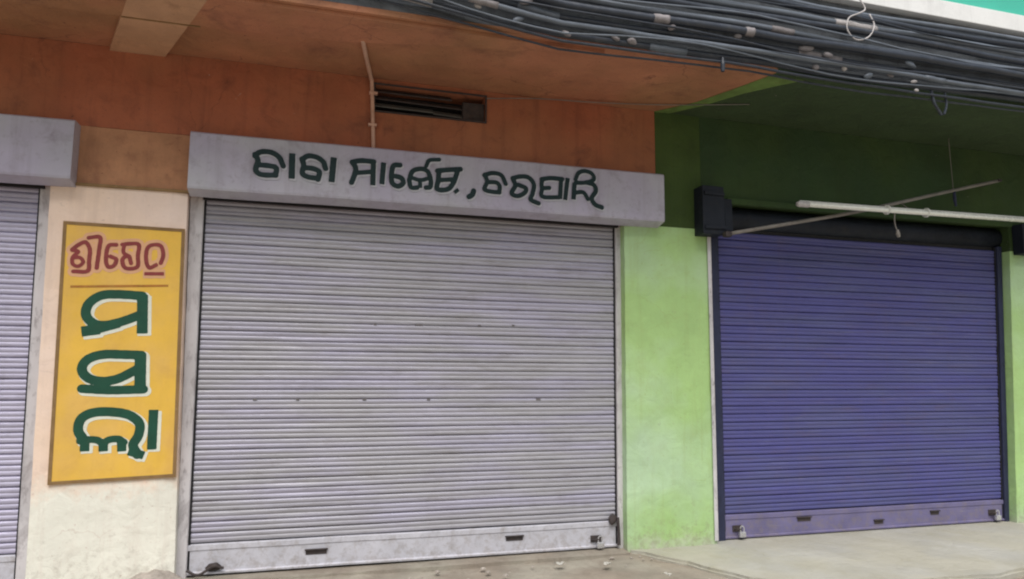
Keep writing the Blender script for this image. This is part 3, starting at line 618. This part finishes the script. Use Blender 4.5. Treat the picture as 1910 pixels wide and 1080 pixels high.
# overhead cables along the slab edge
rows = [(-1.075, 4.36, .022, 'cable_grey'), (-1.10, 4.29, .030, 'cable'), (-1.12, 4.215, .027, 'cable_grey'), (-1.14, 4.135, .030, 'cable'),
        (-1.12, 4.06, .024, 'cable_grey'), (-1.16, 3.985, .034, 'cable'), (-1.10, 3.915, .026, 'cable'), (-1.14, 3.85, .022, 'cable_grey'), (-1.09, 3.795, .028, 'cable'), (-1.12, 3.745, .012, 'cable'), (-1.06, 3.725, .009, 'cable'),
        (-1.17, 4.10, .009, 'cable_grey'), (-1.18, 3.90, .008, 'cable'), (-1.165, 4.24, .007, 'cable'), (-1.15, 3.80, .007, 'cable_grey')]
names = ['topmost thick grey cable in the bundle along the slab edge', 'second cable from the top of the bundle, thick and black', 'third cable from the top of the bundle, grey',
         'fourth cable from the top of the bundle, black', 'fifth cable from the top, grey, mid bundle', 'thickest black cable in the middle of the bundle', 'black cable just under the thickest one in the bundle',
         'grey cable low in the bundle above the lowest thick one', 'lowest thick black cable of the bundle with pale clips', 'thin sagging black wire under the cable bundle', 'thinnest black wire closest to the slab edge', 'thin grey wire crossing in front of the middle cables', 'thin black wire waving across the lower cables', 'thin black wire across the upper cables', 'thin grey wire weaving along the lowest thick cable']
CB = []
for i, (y, z, r, m) in enumerate(rows):
    pts = []; wv = .03
    sag = .03 if r < .02 else .012; wv = .13 if i > 10 else .028
    x = -6.3
    while x < 9.3:
        ph = (x % 3.1)/3.1; up = .16*max(0, min(1, (1.6-x)/1.4))
        pts.append((x, y+noise.noise(Vector((x*.9, i*3.1, 0)))*.03, z+up-sag*4*ph*(1-ph)+noise.noise(Vector((x*.6, i*5.3, 2)))*wv+noise.noise(Vector((x*2.3, i*5.3, 9)))*.008)); x += .22
    c = build('overhead_cable', tube(bmesh.new(), pts, r*.86, 10), m, smooth=True)
    tag(c, names[i], 'cable', 'cables bundled along the slab edge'); CB.append(c)
def clip(par, x, y, z, s, m='cable_clip'):
    bm = bmesh.new(); bmesh.ops.create_icosphere(bm, subdivisions=2, radius=s)
    k = rc.uniform(.9, 1.9); rot = Matrix.Rotation(rc.uniform(-.5, .5), 3, 'Y')
    for v in bm.verts:
        q = 1+.45*noise.noise(v.co*28+Vector((x*7, 0, 0))); v.co = rot @ Vector((v.co.x*k*q, v.co.y*.7*q, v.co.z*.75*q)) + Vector((x, y, z+.16*max(0, min(1, (1.6-x)/1.4))))
    build('cable_clip', bm, m, par, smooth=True)
rc = random.Random(5)
low = CB[8]
for x, z, s, m in ((1.02, 3.815, .018, 'clip'), (2.02, 3.800, .02, 'cable_clip'), (1.65, 3.775, .024, 'cable_clip'), (3.97, 3.825, .028, 'clip'), (4.41, 3.825, .018, 'cable_clip'), (4.65, 3.805, .020, 'clip'), (4.67, 3.735, .018, 'clip'), (.38, 3.80, .03, 'cable_clip'), (3.7, 3.80, .03, 'cable_clip'), (2.15, 3.79, .03, 'cable_clip'), (1.3, 3.79, .026, 'cable_grey'), (4.2, 3.79, .03, 'cable_grey')):
    clip(low, x, -1.125, z, s, m)
for x, z, s in ((2.45, 3.93, .03), (3.0, 3.94, .028), (3.6, 3.93, .036), (3.8, 3.90, .03), (4.6, 3.93, .030), (1.35, 3.92, .028)):
    clip(CB[6], x, -1.15, z, s, 'cable_grey' if rc.random() < .5 else 'cable_clip')
def wrap(ci, x0, x1, m):                  # tape wound round one cable
    y, z, r, _ = rows[ci]; P = []
    for t in range(6):
        x = x0+(x1-x0)*t/5; ph = (x % 3.1)/3.1; z = rows[ci][1]+.16*max(0, min(1, (1.6-x)/1.4)); P.append((x, y+noise.noise(Vector((x*.9, ci*3.1, 0)))*.03, z-.048*ph*(1-ph)+noise.noise(Vector((x*.6, ci*5.3, 2)))*.028+noise.noise(Vector((x*2.3, ci*5.3, 9)))*.008))
    build('tape_wrap', tube(bmesh.new(), P, [r*.86+.003+.003*((k*7) % 3)/2 for k in range(6)], 10), m, CB[ci], smooth=True)
for a in ((8, .36, .72, 'clip'), (7, .45, .8, 'cable_clip'), (7, .95, 1.15, 'cable_clip'), (5, 3.05, 3.12, 'cable_clip'), (4, 3.3, 3.5, 'cable_clip'), (6, 3.55, 3.95, 'cable_clip'), (5, 2.3, 2.42, 'cable_clip'), (2, 3.9, 4.3, 'clip'), (7, 4.75, 4.95, 'cable_grey'), (8, 2.3, 2.6, 'cable_grey'), (6, 1.3, 1.6, 'cable_grey')): wrap(*a)
bm = tube(bmesh.new(), [(2.885, -1.12, 3.77), (2.885, -1.12, 3.72), (2.884, -1.12, 3.665)], [.012, .018, .014], 8); build('hanging_tail', bm, 'cable', low)
bm = tube(bmesh.new(), smoothline([(4.85, -1.1, 3.76), (4.86, -1.11, 3.66), (4.90, -1.11, 3.60), (4.93, -1.11, 3.56)], 4), .012, 7)
tube(bm, smoothline([(4.99, -1.1, 3.76), (5.0, -1.1, 3.66), (4.97, -1.1, 3.575)], 4), .010, 7); build('hanging_tail', bm, 'cable', low)
wl_ = build('wire_loop', tube(bmesh.new(), smoothline([(4.10, -1.13, 4.56), (4.115, -1.16, 4.42), (4.16, -1.17, 4.33), (4.10, -1.18, 4.28), (3.99, -1.18, 4.22), (3.97, -1.18, 4.12), (4.05, -1.18, 4.05), (4.17, -1.18, 4.09), (4.24, -1.17, 4.2), (4.22, -1.15, 4.3)], 6), .006, 6), 'clip', smooth=True)
tag(wl_, 'loop of thin pale wire dangling over the cable bundle', 'wire')

# heap of cement rubble at the pilaster foot
hp = bmesh.new(); N = 26
rings = []
for j in range(9):
    t = j/8; row = []
    for k in range(N):
        a = 2*math.pi*k/N; rr = (1-t)*(.26+.06*noise.noise(Vector((math.cos(a)*1.5, math.sin(a)*1.5, 2))))+.001
        x, y = -.93+rr*math.cos(a)*1.05, -.10+rr*math.sin(a)*.75
        row.append(hp.verts.new((x, y, -.05+.165*(1-(1-t)**1.7)+noise.noise(Vector((x*14, y*14, 1)))*.02*(t+.15))))
    rings.append(row)
for a, b in zip(rings, rings[1:]):
    for k in range(N): hp.faces.new((a[k], a[(k+1) % N], b[(k+1) % N], b[k]))
hp.faces.new(rings[-1])
tag(build('rubble_heap', hp, 'rubble', smooth=True), 'small heap of grey cement rubble at the foot of the cream pilaster', 'rubble')
# scraps and stones
def scrap(x, y, s, rot, label):
    bm = bmesh.new(); g = {}
    for i in range(5):
        for j in range(4):
            u, v = (i/4-.5)*s*1.5, (j/3-.5)*s; c, sn = math.cos(rot), math.sin(rot)
            px, py = x+u*c-v*sn, y+u*sn+v*c
            g[i, j] = bm.verts.new((px, py, .004+abs(noise.noise(Vector((px*25, py*25, 3))))*.05))
    for i in range(4):
        for j in range(3): bm.faces.new((g[i, j], g[i+1, j], g[i+1, j+1], g[i, j+1]))
    bmesh.ops.solidify(bm, geom=bm.faces[:], thickness=.0015)
    tag(build('paper_scrap', bm, 'paper'), label, 'litter', 'paper scraps on the ground')
scrap(1.91, -.27, .055, .2, 'crumpled white paper scrap lying nearest the grey shutter middle')
scrap(2.26, -.36, .05, 1.1, 'small white paper scrap lying near the green pilaster')
scrap(2.55, -.75, .04, 2.0, 'tiny white paper scrap beside the cement pavement edge')
st = bmesh.new(); rs = random.Random(3)
for i in range(300):
    x, y = rs.uniform(-3, 3.3), rs.uniform(-2.6, -.12)
    if x > 2.6+max(0, -y*.55): continue
    s = rs.choice((.004, .005, .006, .008, .011, .018)); vs = bmesh.ops.create_icosphere(st, subdivisions=1, radius=s)['verts']
    o3 = Vector((x, y, -.042 if y < -.4 else -.014))
    for v in vs: v.co = Vector((v.co.x*1.3, v.co.y, v.co.z*.7))*(1+.5*noise.noise(v.co*90+o3))+o3
tag(build('gravel', st, 'rubble', origin=(0, -1, 0)), 'scattered small stones on the dusty ground', 'gravel', kind='stuff')
